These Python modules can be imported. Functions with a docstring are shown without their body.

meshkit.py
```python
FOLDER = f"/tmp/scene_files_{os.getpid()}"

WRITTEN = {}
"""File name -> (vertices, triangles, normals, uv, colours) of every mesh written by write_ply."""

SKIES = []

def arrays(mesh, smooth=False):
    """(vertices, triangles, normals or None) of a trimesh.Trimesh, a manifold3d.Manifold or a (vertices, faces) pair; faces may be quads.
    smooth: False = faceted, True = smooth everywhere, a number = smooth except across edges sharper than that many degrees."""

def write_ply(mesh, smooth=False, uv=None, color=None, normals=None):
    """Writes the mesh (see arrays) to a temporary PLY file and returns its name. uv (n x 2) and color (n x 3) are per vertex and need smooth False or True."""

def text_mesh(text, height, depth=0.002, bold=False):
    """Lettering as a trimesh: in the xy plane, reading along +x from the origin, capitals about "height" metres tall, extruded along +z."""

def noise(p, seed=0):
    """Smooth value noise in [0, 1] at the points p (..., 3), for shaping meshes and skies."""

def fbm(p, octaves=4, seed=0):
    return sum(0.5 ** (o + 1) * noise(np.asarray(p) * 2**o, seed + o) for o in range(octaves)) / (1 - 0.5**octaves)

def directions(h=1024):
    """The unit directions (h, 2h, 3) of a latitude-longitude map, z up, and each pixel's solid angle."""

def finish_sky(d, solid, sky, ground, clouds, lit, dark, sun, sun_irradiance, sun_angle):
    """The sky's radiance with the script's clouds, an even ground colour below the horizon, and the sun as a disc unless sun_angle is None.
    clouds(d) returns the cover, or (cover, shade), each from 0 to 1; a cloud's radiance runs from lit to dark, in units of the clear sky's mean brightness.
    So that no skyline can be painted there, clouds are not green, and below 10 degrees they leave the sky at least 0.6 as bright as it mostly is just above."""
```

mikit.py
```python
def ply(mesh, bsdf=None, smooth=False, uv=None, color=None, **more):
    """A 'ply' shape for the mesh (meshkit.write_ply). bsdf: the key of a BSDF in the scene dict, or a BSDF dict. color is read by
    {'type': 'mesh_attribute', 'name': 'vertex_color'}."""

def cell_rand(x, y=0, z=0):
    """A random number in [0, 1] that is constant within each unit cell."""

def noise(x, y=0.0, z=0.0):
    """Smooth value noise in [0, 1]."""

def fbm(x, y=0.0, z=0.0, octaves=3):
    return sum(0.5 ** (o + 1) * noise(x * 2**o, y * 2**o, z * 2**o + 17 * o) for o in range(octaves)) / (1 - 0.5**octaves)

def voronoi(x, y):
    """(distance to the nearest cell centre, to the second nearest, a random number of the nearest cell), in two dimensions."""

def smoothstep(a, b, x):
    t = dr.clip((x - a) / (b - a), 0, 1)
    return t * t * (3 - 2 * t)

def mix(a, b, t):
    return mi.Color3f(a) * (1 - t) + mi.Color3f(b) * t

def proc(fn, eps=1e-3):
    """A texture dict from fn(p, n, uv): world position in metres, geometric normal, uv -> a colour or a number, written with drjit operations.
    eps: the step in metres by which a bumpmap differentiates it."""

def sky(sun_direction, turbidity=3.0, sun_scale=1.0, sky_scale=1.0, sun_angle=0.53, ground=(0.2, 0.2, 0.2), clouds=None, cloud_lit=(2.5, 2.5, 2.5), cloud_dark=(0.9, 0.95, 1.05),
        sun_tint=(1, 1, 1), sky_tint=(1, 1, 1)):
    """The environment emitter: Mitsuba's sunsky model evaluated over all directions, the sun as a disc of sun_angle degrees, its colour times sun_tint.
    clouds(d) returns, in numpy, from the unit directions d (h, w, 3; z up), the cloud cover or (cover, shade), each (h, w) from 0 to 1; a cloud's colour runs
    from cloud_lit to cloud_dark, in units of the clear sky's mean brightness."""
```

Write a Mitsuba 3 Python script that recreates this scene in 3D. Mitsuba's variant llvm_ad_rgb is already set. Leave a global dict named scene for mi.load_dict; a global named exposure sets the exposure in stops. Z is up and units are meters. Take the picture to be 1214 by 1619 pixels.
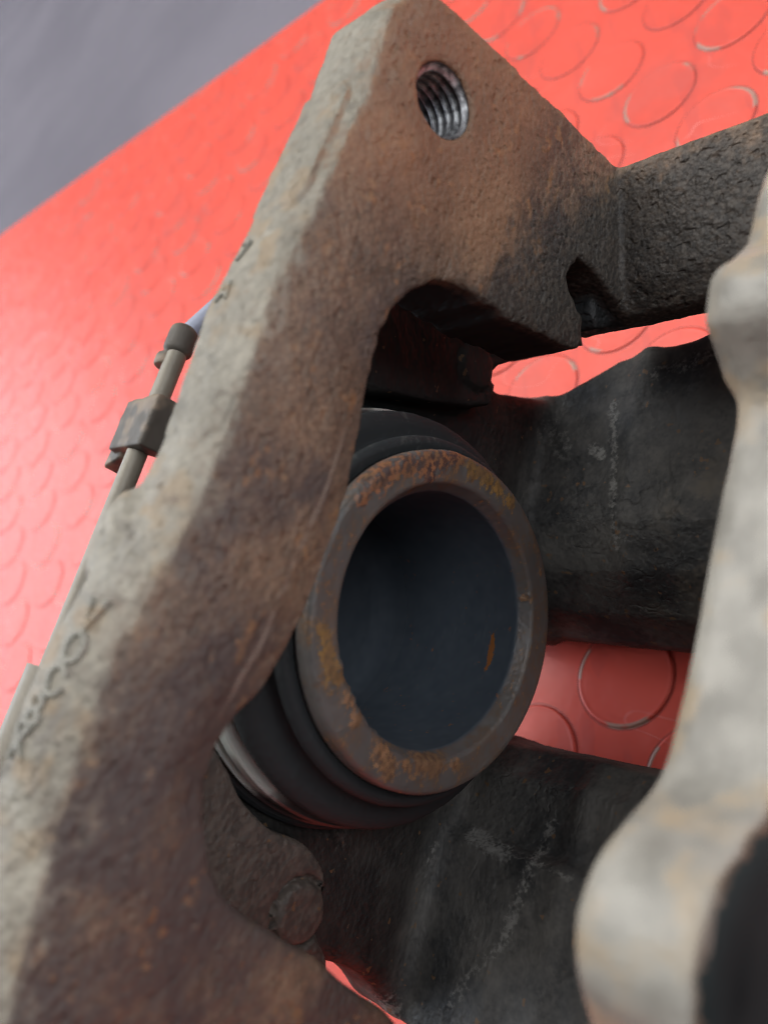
import math
import numpy as np
import trimesh
from scipy.interpolate import RegularGridInterpolator
import drjit as dr
import mitsuba as mi
import mikit
import meshkit
from mikit import proc, noise, fbm, smoothstep, mix

T = mi.ScalarTransform4f
scene, labels = {'type': 'scene'}, {}

# ------------------------------------------------------------------ camera
CAM = np.array([91.5596, -26.8363, 167.4363])          # millimetres; the mat's surface is z = 0
VIEW = np.array([-0.710358, 0.287309, -0.642531])
UPV = np.array([0.007609, 0.915973, 0.401167])
scene['camera'] = {
    'type': 'thinlens', 'fov': 2 * math.degrees(math.atan(607 / 1391.0)), 'fov_axis': 'x',
    'aperture_radius': 0.00095, 'focus_distance': 0.156, 'near_clip': 0.005, 'far_clip': 60.0,
    'to_world': T().look_at(origin=(CAM / 1000).tolist(), target=((CAM + 100 * VIEW) / 1000).tolist(), up=UPV.tolist()),
}
exposure = 0.0


# ------------------------------------------------------------------ lamps (workshop ceiling light, a window and two added fill lamps, all far from the frame)
def lamp(key, centre, target, w, h, rgb, label, cat):
    scene[key] = {'type': 'rectangle', 'to_world': T().look_at(origin=centre, target=target, up=[0.01, 0.02, 1]) @ T().scale([w / 2, h / 2, 1]),
                  'bsdf': {'type': 'diffuse', 'reflectance': {'type': 'rgb', 'value': 0.5}},
                  'emitter': {'type': 'area', 'radiance': {'type': 'rgb', 'value': rgb}}}
    labels[key] = {'label': label, 'category': cat}


lamp('ceiling_light', [-0.9, 0.7, 2.4], [0, 0, 0], 1.9, 1.9, [6.6, 6.5, 6.3], 'large flat white ceiling light high above the red mat', 'ceiling light')
lamp('window', [-3.0, -0.10, 1.32], [0, 0, 0.05], 2.4, 1.3, [4.9, 5.4, 6.1], 'bright daylight window low beyond the far end of the mat', 'window')
lamp('bracket_fill_light', [3.2, 1.2, 1.4], [0, 0, 0.05], 2.4, 2.4, [3.4, 3.5, 3.6], 'wide added fill light facing the rusty side of the bracket', 'fill_light')  # unseen panel added as fill for the front faces

lamp('ceiling_light_001', [1.9, 0.2, 2.5], [0, 0, 0], 1.5, 1.5, [3.6, 3.7, 3.9], 'added square fill light above the camera side of the mat', 'ceiling light')  # added overhead to brighten the bore and the arms

# ------------------------------------------------------------------ caliper frame: h across, u upwards, s along the piston (mm)
L = np.array([[0., -0.047983, 0.998848], [1., 0., 0.], [0., 0.998848, 0.047983]])
C0 = np.array([0., 0., 65.482])


def world(q):
    return (np.asarray(q, float) @ L.T + C0) / 1000.0


def local(p):
    """(h, u, s) in mm of a world point, drjit."""
    x, y, z = p.x * 1000, p.y * 1000, p.z * 1000 - 65.482
    return y, -0.047983 * x + 0.998848 * z, 0.998848 * x + 0.047983 * z


def up_of(n):
    return -0.047983 * n.x + 0.998848 * n.z


# ------------------------------------------------------------------ solid modelling: distance fields turned into meshes
def smin(a, b, k):
    h = np.clip(0.5 + 0.5 * (b - a) / k, 0, 1)
    return b + (a - b) * h - k * h * (1 - h)


def smax(a, b, k):
    return -smin(-a, -b, k)


def poly_sd(pts, X, Y):
    pts = np.asarray(pts, float)
    d = np.full(X.shape, 1e18)
    s = np.ones(X.shape)
    n = len(pts)
    for i in range(n):
        a, b = pts[i], pts[i - 1]
        ex, ey = b - a
        wx, wy = X - a[0], Y - a[1]
        t = np.clip((wx * ex + wy * ey) / (ex * ex + ey * ey), 0, 1)
        d = np.minimum(d, (wx - ex * t) ** 2 + (wy - ey * t) ** 2)
        c1, c2, c3 = Y >= a[1], Y < b[1], ex * wy > ey * wx
        s = np.where((c1 & c2 & c3) | (~c1 & ~c2 & ~c3), -s, s)
    return s * np.sqrt(d)


def spline(pts, per=6, closed=False):
    p = np.asarray(pts, float)
    q = np.vstack([p[-1:], p, p[:2]]) if closed else np.vstack([2 * p[0] - p[1], p, 2 * p[-1] - p[-2]])
    out = []
    for i in range(1, len(q) - 2):
        t = np.linspace(0, 1, per, endpoint=False)[:, None]
        a, b, c, d = q[i - 1:i + 3]
        out.append(0.5 * (2 * b + (c - a) * t + (2 * a - 5 * b + 4 * c - d) * t ** 2 + (3 * b - a - 3 * c + d) * t ** 3))
    if not closed:
        out.append(p[-1:])
    return np.vstack(out)


def slab(d2, z, z0, z1, r=0.0):
    wx = d2 + r
    wz = np.abs(z - (z0 + z1) / 2) - (z1 - z0) / 2 + r
    return np.minimum(np.maximum(wx, wz), 0) + np.hypot(np.maximum(wx, 0), np.maximum(wz, 0)) - r


class Grid:
    def __init__(self, lo, hi, step):
        self.lo, self.step = np.array(lo, float), step
        n = [int(math.ceil((b - a) / step)) + 1 for a, b in zip(lo, hi)]
        self.ax = [lo[k] + step * np.arange(n[k]) for k in range(3)]
        self.h = self.ax[0][:, None, None]
        self.u = self.ax[1][None, :, None]
        self.s = self.ax[2][None, None, :]
        self.hu = np.meshgrid(self.ax[0], self.ax[1], indexing='ij')
        self.hs = np.meshgrid(self.ax[0], self.ax[2], indexing='ij')

    def HU(self, pts):
        return poly_sd(pts, *self.hu)[:, :, None]

    def HS(self, pts):
        return poly_sd(pts, *self.hs)[:, None, :]

    def mesh(self, f):
        f = np.broadcast_to(f, [len(a) for a in self.ax]).astype(np.float32)
        ins = f < 0
        cnt = sum(ins[i:ins.shape[0] - 1 + i, j:ins.shape[1] - 1 + j, k:ins.shape[2] - 1 + k].astype(np.int8) for i, j, k in np.ndindex(2, 2, 2))
        act = np.argwhere((cnt > 0) & (cnt < 8))
        idx = -np.ones(cnt.shape, np.int64)
        idx[tuple(act.T)] = np.arange(len(act))
        acc, num = np.zeros((len(act), 3)), np.zeros(len(act))
        C = list(np.ndindex(2, 2, 2))
        for a in C:
            for k in range(3):
                if a[k] == 0:
                    b = list(a)
                    b[k] = 1
                    fa = f[tuple((act + a).T)]
                    fb = f[tuple((act + b).T)]
                    m = (fa < 0) != (fb < 0)
                    t = np.where(m, fa / np.where(m, fa - fb, 1), 0)
                    pt = np.tile(np.array(a, float), (len(act), 1))
                    pt[:, k] = t
                    acc += pt * m[:, None]
                    num += m
        v = (act + acc / num[:, None]) * self.step + self.lo
        faces = []
        for k in range(3):
            e = np.eye(3, dtype=int)[k]
            A = ins[tuple(slice(None, -1) if e[d] else slice(None) for d in range(3))]
            Bq = ins[tuple(slice(1, None) if e[d] else slice(None) for d in range(3))]
            w = np.argwhere(A != Bq)
            o1, o2 = [np.eye(3, dtype=int)[(k + q) % 3] for q in (1, 2)]
            ok = np.all((w - o1 - o2 >= 0) | (np.eye(3, dtype=int)[k] > 0), axis=1) & np.all(w < np.array(cnt.shape), axis=1)
            w = w[ok]
            q = np.stack([idx[tuple((w - o1 - o2).T)], idx[tuple((w - o2).T)], idx[tuple(w.T)], idx[tuple((w - o1).T)]], 1)
            fl = ins[tuple(w.T)]
            q = np.where(fl[:, None], q, q[:, ::-1])
            q = q[(q >= 0).all(1)]
            faces.append(q)
        q = np.vstack(faces)
        return trimesh.Trimesh(v, np.vstack([q[:, [0, 1, 2]], q[:, [0, 2, 3]]]), process=False)


def rough(m, *layers):
    """Displaces along the normals by fbm: layers of (amplitude mm, size mm, seed)."""
    n = np.array(m.vertex_normals)
    v = np.array(m.vertices)
    d = np.zeros(len(v))
    for amp, size, seed in layers:
        d += amp * (meshkit.fbm(v / size + 31.7, 3, seed) - 0.5) * 2
    return trimesh.Trimesh(v + n * d[:, None], m.faces, process=False)


def add(key, m, bsdf, smooth=True, is_local=True, **more):
    base, k = key, 0
    while key in scene:
        k += 1
        key = f'{base}_{k:03d}'
    m = trimesh.Trimesh(world(m.vertices) if is_local else np.asarray(m.vertices), m.faces, process=False)
    scene[key] = mikit.ply(m, bsdf, smooth=smooth, **more)
    return key


def lathe(profile, seg=192, arc=(0, 2 * math.pi), closed=True):
    """profile: (r, s) from the front to the back; revolved about the s axis."""
    p = np.asarray(profile, float)
    th = np.linspace(arc[0], arc[1], seg, endpoint=not closed)
    v = np.stack([np.cos(th)[:, None] * p[None, :, 0], np.sin(th)[:, None] * p[None, :, 0], np.tile(p[:, 1], (seg, 1))], -1).reshape(-1, 3)
    n = len(p)
    f = []
    for i in range(seg if closed else seg - 1):
        j = (i + 1) % seg
        a, b = i * n + np.arange(n - 1), j * n + np.arange(n - 1)
        f += [np.stack([a, b, b + 1], 1), np.stack([a, b + 1, a + 1], 1)]
    m = trimesh.Trimesh(v, np.vstack(f), process=False)
    return m


def resample(p, step):
    p = np.asarray(p, float)
    out = []
    for a, b in zip(p[:-1], p[1:]):
        n = max(1, int(np.linalg.norm(b - a) / step))
        out.append(a + (b - a) * np.linspace(0, 1, n, endpoint=False)[:, None])
    out.append(p[-1:])
    return np.vstack(out)


# ------------------------------------------------------------------ materials
def material(name, base, rough_=0.6, metallic=0.0, spec=0.5, bump=None, scale=1.0, eps=1e-4, **more):
    b = {'type': 'principled', 'base_color': base, 'roughness': rough_, 'metallic': metallic, 'specular': spec, **more}
    if bump is not None:
        b = {'type': 'bumpmap', 'scale': scale, 'arbitrary': proc(bump, eps), 'bsdf': b}
    scene[name] = {'type': 'twosided', 'bsdf': b}


def F(p, size, off=0.0, octaves=3):
    k = 1000.0 / size
    return fbm(p.x * k + off, p.y * k + off * 1.7, p.z * k - off, octaves=octaves)


def cast_bump(p, n, uv):
    g = fbm(p.x * 1700, p.y * 1700, p.z * 1700, octaves=2)
    pits = noise(p.x * 1050 + 9, p.y * 1050, p.z * 1050)
    flake = fbm(p.x * 330, p.y * 330 + 4, p.z * 330, octaves=2)
    return (g - 0.5) * 0.00026 - smoothstep(0.70, 0.88, pits) * 0.00022 + smoothstep(.52, .60, flake) * .00010


def black_bump(p, n, uv):
    g = fbm(p.x * 1500, p.y * 1500, p.z * 1500, octaves=2)
    crack = dr.abs(fbm(p.x * 210, p.y * 210 + 7, p.z * 210, octaves=3) - .5)
    return (g - 0.5) * 0.00028 + (fbm(p.x * 480, p.y * 480, p.z * 480, octaves=2) - .5) * .00030 - smoothstep(.016, .0, crack) * .00020 * smoothstep(.5, .62, noise(p.x * 90, p.y * 90, p.z * 90))


def rust_color(p, n, uv):
    h, u, s = local(p)
    big, mid, fine = F(p, 17.0), F(p, 5.0, 3.0), F(p, 1.1, 7.0, 2)
    c = mix(mi.Color3f(.076, .055, .041), mi.Color3f(.195, .128, .082), smoothstep(.30, .68, 0.45 * big + 0.25 * mid + .15 * fine + .15 * F(p, .5, 9.0, 2)))
    c = c * ((.55 + .9 * F(p, .42, 19.0, 2)) * (.75 + .5 * F(p, 1.4, 20.0, 2)))
    c = mix(c, mi.Color3f(.046, .038, .039), smoothstep(.40, .68, 0.5 * F(p, 11.0, 11.0) + 0.3 * mid + .2 * fine - .12 * smoothstep(15, 50, h) + .12 * smoothstep(-8, -30, h)) * .85)
    c = mix(c, mi.Color3f(.30, .15, .055), smoothstep(.58, .74, .55 * F(p, 4.0, 21.0) + .45 * fine) * .45)
    c = mix(c, mi.Color3f(.30, .155, .08), smoothstep(36, 52, h) * smoothstep(14, 24, u) * (.25 + .35 * big))
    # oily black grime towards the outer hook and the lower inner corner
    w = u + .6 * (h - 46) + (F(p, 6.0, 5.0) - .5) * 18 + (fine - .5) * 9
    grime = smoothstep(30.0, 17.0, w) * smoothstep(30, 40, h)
    inside = smoothstep(10.8, 9.0, s + (fine - .5)) * smoothstep(43.5, 41.5, u) * smoothstep(12, 22, h) * smoothstep(63, 61, h)  # grimy arch underside, its shade painted in near black
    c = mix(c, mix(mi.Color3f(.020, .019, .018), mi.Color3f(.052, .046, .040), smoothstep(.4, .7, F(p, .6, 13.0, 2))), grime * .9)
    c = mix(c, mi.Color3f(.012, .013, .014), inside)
    ridge = dr.exp(-dr.square((u - 37.6 - .0022 * dr.square(h - 12) - .018 * (12 - h) + (mid - .5) * 1.2) / .33)) * smoothstep(10.3, 11.2, s) * smoothstep(16, 8, h) * smoothstep(-27, -20, h)
    c = mix(c, mi.Color3f(.24, .20, .165), ridge * smoothstep(.28, .50, .5 * fine + .5 * mid) * .8)  # pale wear line that also paints in the crease highlight
    # paler grey-green mixed in on upward-facing surfaces
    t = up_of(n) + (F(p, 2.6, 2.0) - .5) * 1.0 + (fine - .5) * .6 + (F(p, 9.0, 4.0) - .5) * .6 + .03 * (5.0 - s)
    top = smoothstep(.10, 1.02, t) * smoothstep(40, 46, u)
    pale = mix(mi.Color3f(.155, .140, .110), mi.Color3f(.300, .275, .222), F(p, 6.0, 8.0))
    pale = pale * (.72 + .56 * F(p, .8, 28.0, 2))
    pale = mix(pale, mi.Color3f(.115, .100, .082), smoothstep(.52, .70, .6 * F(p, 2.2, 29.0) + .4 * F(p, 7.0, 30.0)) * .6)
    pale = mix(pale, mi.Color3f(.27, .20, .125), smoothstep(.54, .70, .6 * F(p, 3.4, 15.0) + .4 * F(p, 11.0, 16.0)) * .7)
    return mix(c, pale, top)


def pale_color(p, n, uv):  # pale grey-green as on the bracket's upward faces
    c = mix(mi.Color3f(.17, .162, .135), mi.Color3f(.27, .258, .218), F(p, 4.0, 8.0))
    return mix(c, mi.Color3f(.30, .21, .12), smoothstep(.56, .70, F(p, 3.4, 15.0)) * .6)


SCUFFS = [((-30.4, -15.3), (-31.5, -6.0), 1.7, 1.0), ((-31.0, -8.0), (-31.9, 8.4), .8, .6), ((-24.5, .5), (-44.0, -2.0), 1.5, .75), ((-44.0, -2.0), (-59.0, -11.0), 1.6, .5),
          ((-34.4, -22.0), (-57.0, -25.2), 1.8, .7), ((-57.0, -25.2), (-64.0, -22.0), 2.6, 1.0), ((58.5, -5.0), (28.0, 1.6), 1.4, .65), ((48.5, -8.0), (47.0, -5.5), 1.6, 1.0),
          ((54.0, -19.0), (49.0, -15.0), 3.4, .6), ((64.5, 4.0), (66.5, 14.0), 2.6, .55)]          # (h, s) of worn edges on the arms' inner side


def black_cast_color(p, n, uv):
    h, u, s = local(p)
    big, mid, fine, grain = F(p, 12.0, 1.0), F(p, 4.0, 2.0), F(p, .9, 3.0, 2), F(p, .45, 5.0, 2)
    c = mix(mi.Color3f(.026, .027, .028), mi.Color3f(.092, .088, .081), smoothstep(.32, .68, .5 * big + .25 * mid + .15 * fine + .1 * grain))
    c = mix(c, mi.Color3f(.120, .097, .070), smoothstep(.46, .66, .6 * F(p, 14.0, 6.0) + .25 * mid + .15 * fine) * .7 * smoothstep(2, 16, s) * smoothstep(-20, 10, h))
    wear = mi.Float(0)
    for (ha, sa), (hb, sb), w, k in SCUFFS:
        l2 = (hb - ha) ** 2 + (sb - sa) ** 2
        t = dr.clip(((h - ha) * (hb - ha) + (s - sa) * (sb - sa)) / l2, 0, 1)
        d2 = dr.square(h - ha - t * (hb - ha)) + dr.square(s - sa - t * (sb - sa))
        wear = dr.maximum(wear, k * dr.exp(-d2 / (w * w)))
    wear = wear * smoothstep(-30, -34, u)
    wear = dr.maximum(wear, .9 * dr.exp(-(dr.square(h + 36.4) + dr.square(u + 11.0)) / 6.0) * smoothstep(-24, -21.5, s) * smoothstep(-17, -19, s))
    c = mix(c, mi.Color3f(.25, .245, .23), smoothstep(.30, .85, wear * .62 + (fine - .5) * .6 + (grain - .5) * .7 + (mid - .5) * .3 + .10) * smoothstep(.05, .5, wear) * .62)
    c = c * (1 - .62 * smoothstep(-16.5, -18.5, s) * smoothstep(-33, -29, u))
    ear = smoothstep(-17.5, -15.8, s) * smoothstep(-10, -13, s) * smoothstep(-34, -28, u)
    c = mix(c, mix(mi.Color3f(.045, .038, .034), mi.Color3f(.105, .084, .070), .5 * mid + .5 * smoothstep(.3, .7, fine)), ear * smoothstep(5, -5, h) * .9)
    c = mix(c, mi.Color3f(.011, .013, .015), smoothstep(-12.3, -14, s) * smoothstep(5, 15, h) * smoothstep(-24, -14, u) * .85)  # recess behind the arch darkened in colour to stand for shade
    return mix(c, mi.Color3f(.15, .085, .04), smoothstep(.74, .80, F(p, 1.6, 12.0)) * .7)


def bar_color(p, n, uv):
    big, mid, fine = F(p, 10.0, 31.0), F(p, 3.0, 32.0), F(p, .8, 33.0, 2)
    c = mix(mi.Color3f(.028, .026, .024), mi.Color3f(.075, .066, .055), smoothstep(.34, .68, .5 * big + .3 * mid + .2 * fine))
    return mix(c, mi.Color3f(.26, .15, .07), smoothstep(.66, .76, .6 * F(p, 2.4, 35.0) + .4 * big) * .85)


def cast_lump_bump(p, n, uv):
    return (fbm(p.x * 600, p.y * 600, p.z * 600, octaves=4) - 0.5) * 0.0011 - smoothstep(.62, .8, noise(p.x * 260, p.y * 260, p.z * 260)) * .0004


def finger_color(p, n, uv):
    h, u, s = local(p)
    a, b, c_ = F(p, 7.0, 41.0), F(p, 3.0, 42.0), F(p, 14.0, 43.0)
    c = mix(mi.Color3f(.215, .205, .180), mi.Color3f(.37, .355, .315), smoothstep(.30, .66, .5 * a + .3 * b + .2 * c_))
    c = mix(c, mi.Color3f(.36, .285, .195), smoothstep(.47, .66, .6 * F(p, 6.0, 46.0) + .4 * b) * .75)
    edge = 0.0 * smoothstep(62.1, 62.8, s + (b - .5) * .8)
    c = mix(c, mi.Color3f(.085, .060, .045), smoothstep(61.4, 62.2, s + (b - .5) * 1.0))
    return mix(c, mix(mi.Color3f(.008, .015, .017), mi.Color3f(.024, .036, .038), c_), edge)


PATCH = [(10.3, 22.9, 1.2, 0),
         (13.5, 21.9, 2.1, 0),
         (16.6, 19.7, 2.1, 0),
         (19.2, 16.6, 2.0, 0),
         (20.7, 12.8, 2.2, 0),
         (23.1, 10.0, 2.0, 0),
         (19.6, 11.9, 1.1, 0),
         (24.4, 3.3, 1.8, 1),
         (24.8, -0.4, 1.7, 1),
         (24.2, -3.7, 1.7, 1),
         (23.8, -7.3, 1.5, 1),
         (25.3, 6.9, 1.8, 0),
         (-9.5, 22.6, 1.5, 1),
         (-12.1, 20.6, 1.7, 1),
         (-14.4, 18.4, 2.0, 1),
         (-16.7, 14.4, 1.5, 2),
         (-19.3, 12.3, 1.3, 2),
         (-22.6, 5.1, 2.2, 2),
         (-24.4, 3.0, 1.7, 2),
         (-21.7, -2.9, 2.3, 2),
         (-21.5, -6.6, 1.9, 2),
         (-20.4, -10.7, 1.2, 2),
         (-22.9, 0.2, 1.1, 2),
         (10.4, -18.3, 0.8, 2),
         (15.5, -19.5, 0.6, 2)]   # (h, u, radius, kind) of the rust patches on the piston's rim


MARK = (0.3, -20.4, -7.2)


def patch_masks(h, u, lib):
    out = [0.0, 0.0, 0.0]
    for a, b, r, k in PATCH:
        d = ((h - a) ** 2 + (u - b) ** 2) / (r * r)
        out[k] = out[k] + lib(-d)
    return out


def piston_color(p, n, uv):
    h, u, s = local(p)
    fine, mid = F(p, .7, 51.0), F(p, 2.2, 52.0)
    m = patch_masks(h, u, dr.exp)
    front = smoothstep(-3.2, -1.8, s)
    c = mix(mi.Color3f(.070, .067, .066), mi.Color3f(.115, .107, .101), F(p, 4.0, 53.0))
    e = (fine - .5) * 1.1 + (mid - .5) * .9 + (F(p, .35, 55.0, 2) - .5) * .7
    c = mix(c, mix(mi.Color3f(.060, .032, .030), mi.Color3f(.30, .125, .055), smoothstep(.38, .66, fine)), smoothstep(.20, .75, m[0] + e) * front * .9)
    c = mix(c, mix(mi.Color3f(.13, .075, .025), mi.Color3f(.30, .175, .05), smoothstep(.3, .7, fine)), smoothstep(.20, .80, m[1] + e) * front * .9)
    c = mix(c, mix(mi.Color3f(.12, .065, .035), mi.Color3f(.27, .15, .075), smoothstep(.3, .7, fine)), smoothstep(.20, .80, m[2] + e) * front * .9)
    c = mix(c, mi.Color3f(.115, .072, .045), smoothstep(.40, .66, .45 * mid + .25 * fine + .3 * F(p, 7.0, 57.0)) * front * .7)
    r = dr.sqrt(h * h + u * u)
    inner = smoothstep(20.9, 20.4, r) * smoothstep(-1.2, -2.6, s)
    ic = mix(mi.Color3f(.048, .062, .080), mi.Color3f(.070, .084, .100), F(p, 2.0, 58.0))  # bluish tint of the bore stands in for lens haze
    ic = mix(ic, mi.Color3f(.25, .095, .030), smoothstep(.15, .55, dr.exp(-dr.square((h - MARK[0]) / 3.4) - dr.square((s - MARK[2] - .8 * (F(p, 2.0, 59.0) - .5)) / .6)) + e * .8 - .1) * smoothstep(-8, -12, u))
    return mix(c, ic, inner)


def piston_bump(p, n, uv):
    return (fbm(p.x * 1500, p.y * 1500, p.z * 1500, octaves=2) - .5) * .00012


def boot_color(p, n, uv):
    d = smoothstep(.55, .75, .6 * F(p, 3.0, 61.0) + .4 * F(p, .6, 62.0, 2))
    return mix(mi.Color3f(.018, .021, .023), mi.Color3f(.070, .070, .065), d * .45 * smoothstep(-12, 6, local(p)[0]))


def seat_color(p, n, uv):
    h, u, s = local(p)
    k = (F(p, 3.0, 71.0) - .5) * 5 + (F(p, .9, 72.0) - .5) * 3
    clean = dr.maximum(smoothstep(-33.2, -30.5, -dr.abs(h + 27) * 1.0 - 26 + k * .3) * smoothstep(7.0, 13.0, u), smoothstep(6.0, 3.0, dr.abs(h - 35.0) + k * .3) * smoothstep(9.0, 12.0, u))
    return mix(mi.Color3f(.020, .021, .022), mi.Color3f(.36, .40, .38), clean)


def thread_color(p, n, uv):
    return mix(mi.Color3f(.10, .10, .105), mi.Color3f(.34, .345, .35), smoothstep(.3, .7, F(p, .8, 81.0)))


G0, E1, E2 = (-92.538, 234.270), (19.977, -18.1636), (-18.1636, -19.977)       # stud grid of the mat, mm


def stud_coords(p):
    x, y = p.x * 1000 - G0[0], p.y * 1000 - G0[1]
    i = (x * E1[0] + y * E1[1]) / 729.0
    j = (x * E2[0] + y * E2[1]) / 729.0
    ci, cj = dr.floor(i + .5), dr.floor(j + .5)
    return ci, cj, dr.sqrt((i - ci) ** 2 + (j - cj) ** 2) * 27.0


def mat_color(p, n, uv):
    ci, cj, r = stud_coords(p)
    big = fbm(p.x * 30, p.y * 30, 0.3, octaves=3)
    c = mix(mi.Color3f(.62, .064, .040), mi.Color3f(.71, .088, .055), big)
    streak = fbm(p.x * 240 + p.y * 90, p.y * 60 - p.x * 20, 3.1, octaves=3)
    c = mix(c, mi.Color3f(.48, .060, .050), smoothstep(.60, .74, streak) * .30)
    c = mix(c, mi.Color3f(.42, .075, .060), smoothstep(.54, .74, fbm(p.x * 55, p.y * 55, 5.0, octaves=4)) * .22)
    scratch = smoothstep(.016, .0, dr.abs(noise(p.x * 14 + p.y * 120, p.y * 9 - p.x * 60, 4.0) - .5)) * smoothstep(.55, .7, noise(p.x * 70, p.y * 70, 6.0))
    c = mix(c, mi.Color3f(.78, .25, .22), scratch * .35)
    w = fbm(p.x * 95, p.y * 95, 8.0, octaves=3)
    rim = smoothstep(9.9, 10.4, r) * smoothstep(11.4, 11.0, r)
    dirt = rim * smoothstep(.57, .66, w)
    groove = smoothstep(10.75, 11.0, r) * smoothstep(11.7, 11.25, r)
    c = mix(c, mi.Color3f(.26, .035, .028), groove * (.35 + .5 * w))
    return mix(c, mi.Color3f(.34, .25, .20), dirt * .8)


def mat_bump(p, n, uv):
    return (fbm(p.x * 300, p.y * 300, p.z * 300, octaves=3) - .5) * .00010 + (fbm(p.x * 60, p.y * 60, 2.0, octaves=2) - .5) * .0005


def floor_color(p, n, uv):
    return mix(mi.Color3f(.160, .152, .178), mi.Color3f(.190, .180, .208), smoothstep(.3, .7, fbm(p.x * 6, p.y * 6, 0.5, octaves=5)))


def shaded_face_color(p, n, uv):  # shaded outer side of the finger, painted nearly black
    return mix(mi.Color3f(.010, .014, .015), mi.Color3f(.040, .048, .048), F(p, 9.0, 44.0))


def bore_color(p, n, uv):
    return mix(mi.Color3f(.030, .040, .053), mi.Color3f(.048, .058, .070), F(p, 2.0, 58.0))  # lightened blue, painted-in haze on the cup floor


def rod_color(p, n, uv):
    return mix(mi.Color3f(.165, .148, .115), mi.Color3f(.27, .245, .195), F(p, 4.0, 91.0))


def clamp_color(p, n, uv):
    return mix(mi.Color3f(.085, .075, .062), mi.Color3f(.22, .17, .125), smoothstep(.4, .7, F(p, 4.0, 95.0)))


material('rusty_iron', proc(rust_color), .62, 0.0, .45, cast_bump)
material('pale_iron', proc(pale_color), .62, 0.0, .45, cast_bump)
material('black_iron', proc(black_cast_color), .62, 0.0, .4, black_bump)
material('bar_iron', proc(bar_color), .6, 0.0, .45, black_bump)
material('plated_iron', proc(finger_color), .42, 0.0, .3, piston_bump)
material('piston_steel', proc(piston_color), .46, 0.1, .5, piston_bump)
material('boot_rubber', proc(boot_color), .66, 0.0, .25, piston_bump)
material('bright_seat', proc(seat_color), .4, 0.0, .5)
material('thread_steel', proc(thread_color), .38, 0.6, .5)
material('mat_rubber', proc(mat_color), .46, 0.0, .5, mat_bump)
material('floor_paint', proc(floor_color), .30, 0.0, .5)
scene['shaded_face'] = {'type': 'twosided', 'bsdf': {'type': 'diffuse', 'reflectance': proc(shaded_face_color)}}
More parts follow.
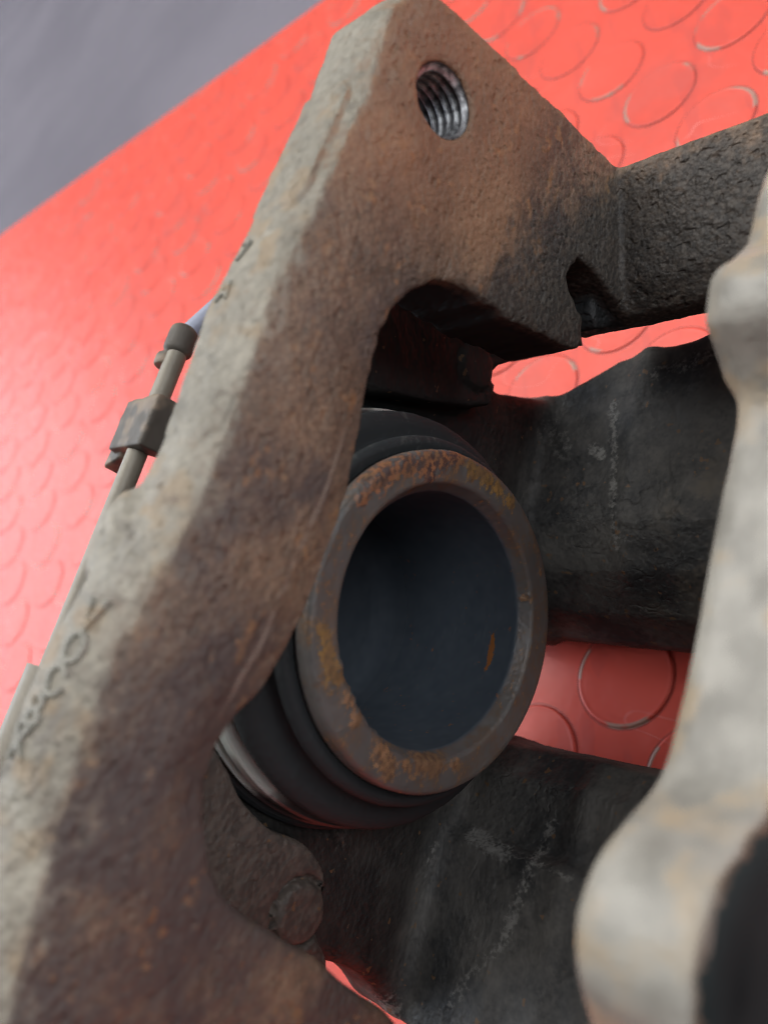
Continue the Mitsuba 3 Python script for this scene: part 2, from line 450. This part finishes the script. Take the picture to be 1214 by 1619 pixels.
material('bore_steel', proc(bore_color), .8, 0.0, .2)
material('rod_steel', proc(rod_color), .5, 0.1, .5)
material('clamp_steel', proc(clamp_color), .6, 0.0, .4)
material('blue_plastic', {'type': 'rgb', 'value': [.30, .33, .42]}, .5)

# ------------------------------------------------------------------ the setting: grey floor, red studded mat
fl = trimesh.creation.box([9, 9, 0.05])
fl.apply_translation([0, 0, -0.0032 - 0.025])
add('floor', fl, 'floor_paint', False, False)
labels['floor'] = {'label': 'smooth grey floor beyond the far edge of the red mat', 'kind': 'structure'}

EDGE_A, EDGE_D = np.array([-642.73, 300.98]), np.array([386.56, 41.02]) / 388.73
EDGE_N = np.array([-EDGE_D[1], EDGE_D[0]])


def inside_mat(x, y, margin=0.0):
    return (np.array([x, y]) - EDGE_A) @ EDGE_N < -margin


from shapely.geometry import Polygon
far = [EDGE_A - EDGE_D * 520, EDGE_A + EDGE_D * 1250]
outline = Polygon([far[0], far[1], far[1] - EDGE_N * 900, far[0] - EDGE_N * 900])
body = trimesh.creation.extrude_polygon(outline, 3.2, engine='earcut')
body.apply_translation([0, 0, -3.2])
body.vertices /= 1000.0
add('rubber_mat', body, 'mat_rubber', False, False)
labels['rubber_mat'] = {'label': 'bright red rubber mat with raised round studs under the brake caliper', 'category': 'mat'}


def stud_mesh(seg):
    prof = [(11.05, -0.05), (10.95, .24), (10.75, .42), (10.45, .48), (10.1, .46), (9.7, .38), (0.0, .36)]
    th = np.linspace(0, 2 * math.pi, seg, endpoint=False)
    v = np.vstack([np.stack([r * np.cos(th), r * np.sin(th), 0 * th + z], 1) for r, z in prof[:-1]] + [[[0, 0, prof[-1][1]]]])
    f = []
    for k in range(len(prof) - 2):
        a = k * seg + np.arange(seg)
        b = k * seg + (np.arange(seg) + 1) % seg
        f += [np.stack([a, b, b + seg], 1), np.stack([a, b + seg, a + seg], 1)]
    k = (len(prof) - 2) * seg
    f.append(np.stack([k + np.arange(seg), k + (np.arange(seg) + 1) % seg, np.full(seg, len(v) - 1)], 1))
    return trimesh.Trimesh(v, np.vstack(f), process=False)


RIGHT = np.cross(VIEW, UPV)
RIGHT /= np.linalg.norm(RIGHT)
studs = []
for i in range(-40, 41):
    for j in range(-40, 41):
        x, y = G0[0] + i * E1[0] + j * E2[0], G0[1] + i * E1[1] + j * E2[1]
        if not (inside_mat(x, y, 12.5) and outline.contains(__import__('shapely').Point(x, y).buffer(12))):
            continue
        d = np.array([x, y, 0.6]) - CAM
        studs.append((np.linalg.norm(d), x, y, d @ VIEW > 30 and abs(d @ RIGHT / (d @ VIEW)) < .47 and abs(d @ UPV / (d @ VIEW)) < .62))
studs.sort()
fine, coarse = stud_mesh(56), stud_mesh(20)
fine.vertices /= 1000.0
seen = [t for t in studs if t[3]]
near = seen[:300]
stud_ply = mikit.ply(fine, 'mat_rubber', smooth=35)
for q, (_, x, y, _) in enumerate(near):
    scene['rubber_mat__stud' + (f'_{q:03d}' if q else '')] = {**stud_ply, 'to_world': T().translate([x / 1000, y / 1000, 0])}
keep = {(t[1], t[2]) for t in near}
rest = [t for t in studs if (t[1], t[2]) not in keep]
vs, fs = [], []
for q, (_, x, y, _) in enumerate(rest):
    vs.append((coarse.vertices + [x, y, 0]) / 1000)
    fs.append(coarse.faces + q * len(coarse.vertices))
scene['rubber_mat__stud_field'] = mikit.ply(trimesh.Trimesh(np.vstack(vs), np.vstack(fs), process=False), 'mat_rubber', smooth=35)
labels['rubber_mat__stud_field'] = {'kind': 'stuff'}

# ------------------------------------------------------------------ brake caliper: housing, two bridge arms, fingers
g = Grid((-74, -68, -64), (80, 34, 64), 0.8)
r = np.hypot(g.h, g.u)
f = slab(r - 34, g.s, -44, -26, 4)                                            # barrel
plate = g.HU([(-66, -44), (-63.5, -36), (-59.8, -30), (-57.8, -25), (-56.6, -18), (-56, -8), (-46, 14), (-34, 28), (0, 38), (34, 30), (42, 16), (54, -6), (55, -20), (64, -40), (64, -58), (-62, -58)])
plate = np.maximum(plate, -g.HU([(-10, -34), (8, -34), (12, -48), (14, -80), (-10, -80)]))
f = smin(f, slab(plate, g.s, -34, -21, 2.5), 3)
ear_up = g.HU([(51.5, -11.7), (52.2, -9.8), (55.2, -11.1), (60.6, -17.3), (65.5, -24.3), (72, -32.5), (77, -34), (79, -28), (79, 6), (55, 24), (37, 25), (34.6, 16.6), (36.6, 11), (39.3, 3.3), (43.5, -6.3), (47, -12)])
ear_low = g.HU(spline([(-28.4, 23.5), (-34.0, 16.3), (-37.4, 8.9), (-38.4, 1.5), (-40.8, -3.2), (-44.0, -5.6), (-47.4, -5.8), (-51.5, -6.6), (-55.0, -10.3), (-62.0, -10.5), (-58, 13), (-40, 28)], 4, True))
ears = np.minimum(slab(ear_up, g.s, -25, -15, .8), slab(ear_low, g.s, -25, -15, .8))
for bh, bu in ((51.6, -5.2), (-48.3, -1.4)):
    br = np.hypot(g.h - bh, g.u - bu)
    ears = np.maximum(ears, -slab(np.abs(br - 5.1) - (.5 if bh < 0 else .3), g.s, -16.2 if bh < 0 else -15.5, -10, .1))
    ears = smin(ears, slab(br - 4.7, g.s, -20, -14.3, .9), .3)
f = smin(f, ears, 1.0)
mid = g.HU([(76, -37.5), (72.5, -36.2), (65, -36.0), (57, -35.6), (33, -36.5), (24, -40.5), (17, -47), (13.5, -55), (15, -63), (60, -64), (72, -52)])
low = g.HU([(-65, -36.5), (-57, -35.6), (-31.5, -36.0), (-29.5, -38), (-18, -39.5), (-12, -43.5), (-10.2, -50), (-9.0, -60), (-14, -63), (-60, -64), (-67, -50)])
out = g.HS([(-68, 63), (-70, 20), (-67, -5), (-64.6, -19), (-63.4, -22), (-61.3, -27), (-60.6, -32), (-61, -45), (67, -45), (66, -36), (62.8, -28), (62.6, -22), (65.8, -14.7), (69.6, -7), (71.0, 2.3), (71.8, 13), (72.5, 30), (66, 63)])
arms = np.minimum(slab(mid, g.s, -40, 60, 2.0), slab(low, g.s, -40, 60, 1.2))
arms = smax(arms, out, 1.5)
crease = 0.9 * np.exp(-((g.s - 2 + 0.06 * (g.h - 40)) / 2.6) ** 2) - 1.6 * smin(np.zeros_like(g.s), (g.s + 3) / 16, .2) * 0 + 0.5 * np.exp(-((g.s - 14) / 3.0) ** 2)
arms = arms - crease * np.exp(-((g.u + 37) / 6) ** 2)
arms = smin(arms, np.sqrt(((g.h + 56) / 6.0) ** 2 + ((g.s + 3.5) / 2.4) ** 2 + ((g.u + 36.5) / 1.6) ** 2) * 1.6 - 1.6, 1.0)
f = smin(f, arms, 3.5)
f = smax(f, -slab(r - 36.6, g.s, -22, 6, 0), .4)                             # counterbore round the boot
f = smax(f, -slab(r - 27.4, g.s, -41, 6, 0), .4)
caliper = rough(g.mesh(f), (0.26, 9.0, 3), (0.13, 2.4, 4))
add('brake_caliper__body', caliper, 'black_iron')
labels['brake_caliper'] = {'label': 'black cast iron brake caliper with open piston lying on the red mat', 'category': 'brake caliper'}

g = Grid((-72, -66, 44), (84, 34, 68), 0.8)
top = spline([(84, -6), (74, 2), (66, 10.5), (56.5, 18.5), (49.1, 20.8), (40.2, 20.9), (36, 23.8), (33.0, 25.2), (29.1, 23.7), (25.6, 19), (22.6, 16.4), (17, 16), (10.8, 16.1), (2, 16), (-6.1, 16.2), (-13, 16.8), (-18.1, 18.0), (-22.5, 22), (-26.6, 25.8), (-32.1, 27.3), (-37, 25.5), (-40.9, 21.7), (-50, 12), (-62, 0), (-70, -8)], 4)
finger = g.HU(list(map(tuple, top)) + [(-66, -64), (66, -64), (82, -30)])
ff = slab(finger, g.s, 50, 63, 2.6)
ff = smin(ff, slab(g.HU([(26, 16), (30, 22.6), (36, 23.2), (40, 19.6), (42, 8), (26, 8)]), g.s, 48.8, 56, 1.0), 3)
ff = smax(ff, -(np.hypot(g.h - 2, g.u + 12) - 15), 3)
finger_m = rough(g.mesh(ff), (0.35, 16.0, 13), (0.06, 3.0, 14))
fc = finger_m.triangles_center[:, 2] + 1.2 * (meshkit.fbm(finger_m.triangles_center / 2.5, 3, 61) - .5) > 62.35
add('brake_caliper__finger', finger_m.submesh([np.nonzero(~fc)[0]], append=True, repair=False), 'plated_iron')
add('brake_caliper__finger__outer_face', finger_m.submesh([np.nonzero(fc)[0]], append=True, repair=False), 'shaded_face')
labels['brake_caliper__finger__outer_face'] = {'label': 'nearly black outer face of the pale finger'}
labels['brake_caliper__finger'] = {'label': 'pale grey plated outer end of the caliper with two raised lobes'}

# piston
prof = [(20.2, -34), (20.4, -2.4), (21.7, -0.25), (22.1, 0.0), (25.9, 0.0), (26.6, -.25), (26.95, -.9), (27.0, -3.0), (26.3, -3.4), (26.3, -5.0), (27.0, -5.4), (27.0, -38)]
pm = lathe(resample(prof, .35)[::-1], 560)
pv = np.array(pm.vertices)
mk = patch_masks(pv[:, 0], pv[:, 1], np.exp)
nz = meshkit.fbm(pv / 1.1, 3, 5) - .5
lift = sum(np.clip((m + nz * 1.2 - .35) * 2, 0, 1) for m in mk) * np.clip((pv[:, 2] + 2.5) / 1.5, 0, 1)
pn = np.array(pm.vertex_normals)
lift = np.clip(lift, 0, 1) * (.04 + .30 * np.clip(nz + .3, 0, 1) ** 1.5)
# chipped lip at the lower left of the opening
pv = pv + pn * lift[:, None]
rr = np.hypot(pv[:, 0], pv[:, 1])
chip = np.exp(-((pv[:, 0] + 18.2) ** 2 + (pv[:, 1] - 11.0) ** 2) / 60.0) * np.exp(-((rr - 21.3) / .8) ** 2) * np.clip((pv[:, 2] + 2.6) / .8, 0, 1)
chip = chip * np.clip(meshkit.fbm(pv / 1.6, 3, 9) - .30, 0, 1) * 2.6
pv[:, :2] *= (1 - chip / rr)[:, None]
pm = trimesh.Trimesh(pv, pm.faces, process=False)
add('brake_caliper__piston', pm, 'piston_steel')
labels['brake_caliper__piston'] = {'label': 'hollow round piston with flaking rust on its rim'}
cup = lathe(resample([(0.01, -35.2), (16.0, -35.0), (18.0, -34.2), (19.4, -32.6), (20.25, -30.0)], .8)[::-1], 160)
add('brake_caliper__piston__cup_floor', cup, 'bore_steel')

# dust boot: lip round the piston, deep fold, broad bellow
bp = spline([(27.0, -3.6), (28.3, -3.3), (29.3, -3.9), (29.5, -5.0), (28.9, -6.0), (28.2, -6.8), (28.3, -7.6), (29.6, -8.0), (32.0, -8.2), (33.6, -9.0), (34.1, -10.2), (33.9, -11.8), (33.2, -12.8), (31, -13.4)], 5)
bm = rough(lathe(bp[::-1], 300), (.10, 2.5, 8))
add('brake_caliper__dust_boot', bm, 'boot_rubber')
labels['brake_caliper__dust_boot'] = {'label': 'black ribbed rubber dust boot around the piston'}
ring = lathe([(31.0, -13.6), (34.6, -13.8), (35.0, -14.1), (35.1, -16.0), (34.9, -16.3), (33.5, -16.4)][::-1], 240)
add('brake_caliper__boot_seat', ring, 'bright_seat', 30)
ring = lathe([(33.4, -17.6), (35.2, -17.6), (35.5, -17.8), (35.5, -18.2), (35.2, -18.4), (33.4, -18.4)][::-1], 240)
add('brake_caliper__retaining_ring', ring, 'bright_seat', 30)
ring = lathe([(33.0, -19.6), (36.0, -19.6), (36.5, -20.2), (36.5, -21.9)][::-1], 240)
add('brake_caliper__bore_edge', ring, 'boot_rubber', 30)
labels['brake_caliper__boot_seat'] = {'label': 'bright bare metal seat ring showing beside the dust boot'}

# ------------------------------------------------------------------ mounting bracket (carrier)
inner = [(47.7, -1.1), (45.1, 7.7), (42.9, 16.7), (42.3, 24.1), (41.6, 28.1), (39.6, 31.4), (35.9, 34.5), (31.8, 36.6), (27.9, 37.4), (24.3, 37.1), (19.9, 36.5), (15.7, 36.0), (10.6, 35.4), (6.1, 34.6), (2.7, 34.5),
         (-3.0, 34.9), (-9.2, 35.3), (-15.5, 36.4), (-20.4, 37.7), (-23.1, 39.4), (-26.1, 40.2), (-28.3, 40.3), (-31.1, 40.3), (-35.6, 39.0), (-39.9, 36.8), (-42.2, 34.5), (-43.9, 31.6), (-45.1, 27.9), (-46.4, 23.6), (-47.7, 18.1), (-50.4, 11.7), (-53.2, 3.1), (-55.6, -0.9)]
inner = [(x, y - 1.5 * math.exp(-(max(abs(x + 3) - 18, 0) / 7) ** 2)) for x, y in inner]      # the worn inner edge
outer = [(-57.5, -3), (-62, 4), (-70, -2), (-84, 2), (-82, 15), (-80, 34), (-78, 46), (-70, 51.5), (-57, 54.5), (-46, 56.2), (-36.8, 57.2), (-32.1, 57.7), (-25.0, 57.8), (-18.9, 57.2), (-12.3, 56.0), (-4.8, 54.6), (3.5, 53.9), (13.9, 54.5), (23.0, 54.9), (38.4, 53.4), (57.4, 52.1), (71.5, 52.6), (76.3, 50.4), (77.8, 46.2), (79.4, 34.4), (82.0, 15.2), (83.8, 0.0),
         (83.5, -16), (66, -20), (61.4, -14), (61.2, -10), (62.6, -4), (62.8, 1), (62.0, 4.1), (59.6, 5.6), (57.2, 5.7), (56.2, 4.1), (54.5, 2.1), (53.3, -0.8), (49.4, -2.2)]
g = Grid((-88, -36, -9), (92, 62, 62), 0.6)
d2 = g.HU(inner + outer)
plate_hu = d2
serr = (meshkit.noise(np.stack([g.hu[0] / 1.3, g.hu[1] / 1.3, 0 * g.hu[0]], -1), 77) - .5)[:, :, None]
b = slab(d2 + .8 * serr * np.exp(-np.maximum(g.u - 30, 0) / 4) * (g.h > 10), g.s, -2, 12, 0.5)
arch = poly_sd(inner + [(-55, -60), (48, -60)], *g.hu)[:, :, None]                 # distance to the arch's inner edge
wmask = np.exp(-(np.maximum(np.abs(g.h + 6) - 22, 0) / 8) ** 2)
b = smax(b, (g.s - 12) + 0.34 * np.clip(6.0 - arch, 0, 9) * wmask - .05, .6)
b = smax(b, (g.s - 12) * .75 + .6 * (g.u - 51.2), 6)        # worn slope up to the top side
bar = g.HU([(84, 0.2), (81, -1.2), (67, -7.2), (65, -8.2), (61, -11.6), (60.6, -13.5), (62, -17), (66, -21), (70, -27), (86, -27), (89, -8)])
bars = slab(bar, g.s, -2, 60, 1.6)
bars = np.maximum(bars, -slab(np.hypot(g.u + 19, g.h - 62) - 6.5, g.s, 20, 40, 3) * 0 - 99)
b = smin(b, bars, 1.2)
lug = slab(g.HU([(67.4, -2.6), (74, -6), (72, -14), (63, -16.6), (57.2, -8.8), (58.6, -7.0)]), g.s, -2, 8.2, .8)
b = smin(b, lug, .8)
lump = np.sqrt(((g.h + 8.5) / 6.5) ** 2 + ((g.u - 54.0) / 2.6) ** 2 + ((g.s + 3.0) / 4.6) ** 2) - 1
b = smin(b, lump * 2.6, 1.0)
pad = slab(g.HS([(38.5, -5), (38, 7.0), (40, 8.0), (57, 8.0), (59.5, 6), (59, -5)]), g.u, 48, 53.6, .5)
b = np.minimum(b, smax(pad, b - .55, .2))
hole = np.hypot(g.h - 64.6, g.u - 39.4)
b = smax(b, -slab(hole - 5.3, g.s, -6, 20, 0), .1)
b = smax(b, -(hole - 5.2 - np.clip(g.s - 11.2, 0, 5)), .2)
ti = b.shape[1] - 1 - np.argmax((b < 0)[:, ::-1, :], axis=1)
b0 = np.take_along_axis(b, ti[:, None, :], 1)[:, 0, :]
b1 = np.take_along_axis(b, np.minimum(ti + 1, b.shape[1] - 1)[:, None, :], 1)[:, 0, :]
SURF = RegularGridInterpolator((g.ax[0], g.ax[2]), g.ax[1][ti] + g.step * b0 / (b0 - b1 + 1e-9), bounds_error=False, fill_value=50.0)
bracket = rough(g.mesh(b), (0.22, 10.0, 23), (0.12, 3.0, 24), (0.11, 1.1, 25))
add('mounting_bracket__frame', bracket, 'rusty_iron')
labels['mounting_bracket'] = {'label': 'rusty brown arched mounting bracket in front of the piston with a threaded hole', 'category': 'bracket'}

# thread in the bracket's hole
nth, ns = 120, 200
th, sv = np.meshgrid(np.linspace(0, 2 * math.pi, nth), np.linspace(11.4, -1.9, ns), indexing='ij')
ph = (sv / 1.5 + th / (2 * math.pi)) % 1.0
rad = 5.35 - .95 * np.clip(np.abs(ph - .5) * 2 * 1.35 - .12, 0, 1) * np.clip((11.3 - sv) / .8, 0, 1)
tv = np.stack([64.6 + rad * np.cos(th), 39.4 + rad * np.sin(th), sv], -1).reshape(-1, 3)
ii, jj = np.meshgrid(np.arange(nth - 1), np.arange(ns - 1), indexing='ij')
k = (ii * ns + jj).ravel()
tm = trimesh.Trimesh(tv, np.vstack([np.stack([k, k + ns, k + ns + 1], 1), np.stack([k, k + ns + 1, k + 1], 1)]), process=False)
add('mounting_bracket__thread', tm, 'thread_steel')
labels['mounting_bracket__thread'] = {'label': 'shiny bare steel screw thread inside the bracket hole'}


# raised foundry letters on the bracket's top side
for ch, hh_, sc, size in (('V', -18.4, 4.0, 3.5), ('O', -22.3, 3.8, 3.5), ('C', -26.1, 3.2, 3.5), ('B', -29.6, 1.9, 3.5), ('X', -33.2, 1.0, 3.5), ('7', 31.9, .6, 2.8), ('A', 25.2, 1.3, 3.0)):
    m = meshkit.text_mesh(ch, size, 1.2, bold=True)
    m = m.subdivide_to_size(.6)
    mid_ = m.bounds.mean(0)
    v = np.array(m.vertices) - [mid_[0], mid_[1], 0]
    hq, sq = hh_ + v[:, 1], sc + v[:, 0]
    q = np.stack([hq, SURF(np.stack([hq, sq], 1)) - .72 + v[:, 2] * (1 if hh_ < 0 else .92), sq], 1)
    add('mounting_bracket__raised_letter', trimesh.Trimesh(q, m.faces, process=True), 'pale_iron', True)


# ------------------------------------------------------------------ rod with clamp behind the bracket
def cyl(p0, p1, rad, seg=40, taper=1.0):
    p0, p1 = np.array(p0, float), np.array(p1, float)
    m = trimesh.creation.cylinder(radius=rad, segment=[p0, p1], sections=seg)
    return m


US, SS = 40.3, -40.0
add('pipe__rod', rough(cyl((-60, US, SS), (34, US, SS), 1.75).subdivide(), (.05, 3, 1)), 'rod_steel', 30)
labels['pipe'] = {'label': 'thin grey metal pipe with a clamp running behind the upper edge of the rusty bracket', 'category': 'pipe'}
g = Grid((10, 32, -52), (26, 48, -32), 0.35)
cl = slab(g.HS([(13, -46.5), (22.5, -46.5), (22.5, -35), (13, -35)]), g.u, 37.5, 42.8, .6)
cl = smin(cl, slab(g.HS([(10.6, -49.6), (14.2, -49.0), (15.2, -44), (12.2, -44)]), g.u, 37.5, 41.2, .4), .8)
cl = smax(cl, -slab(np.hypot(g.u - 37.5, g.s + 40) - 1.9, g.h, 0, 40, 0), .3)
add('pipe__clamp', rough(g.mesh(cl), (.2, 2.0, 9)), 'clamp_steel')
g = Grid((26, 33, -50), (42, 48, -32), 0.35)
nut = slab(np.hypot(g.u - 40.3, g.s + 40.3) - 2.55, g.h, 31.8, 37.4, 1.2)
nut = smin(nut, slab(np.hypot(g.u - 40.3, g.s + 41.8) - 2.5, g.h, 29.4, 31.8, .5), .5)
add('pipe__end_fitting', g.mesh(nut), 'clamp_steel')
add('pipe__collar', cyl((-46, US - .2, SS), (-24.6, US - .2, SS), 3.7), 'rod_steel', 30)
add('pipe__foot', rough(trimesh.creation.box([3, 2, 5], transform=trimesh.transformations.translation_matrix([-34, US, SS - 3])).subdivide(), (.1, 2, 2)), 'rod_steel', 30)
add('pipe__sleeve', cyl((36, US - .3, SS), (47, US - 4.4, SS + 3), 1.7), 'blue_plastic', 30)
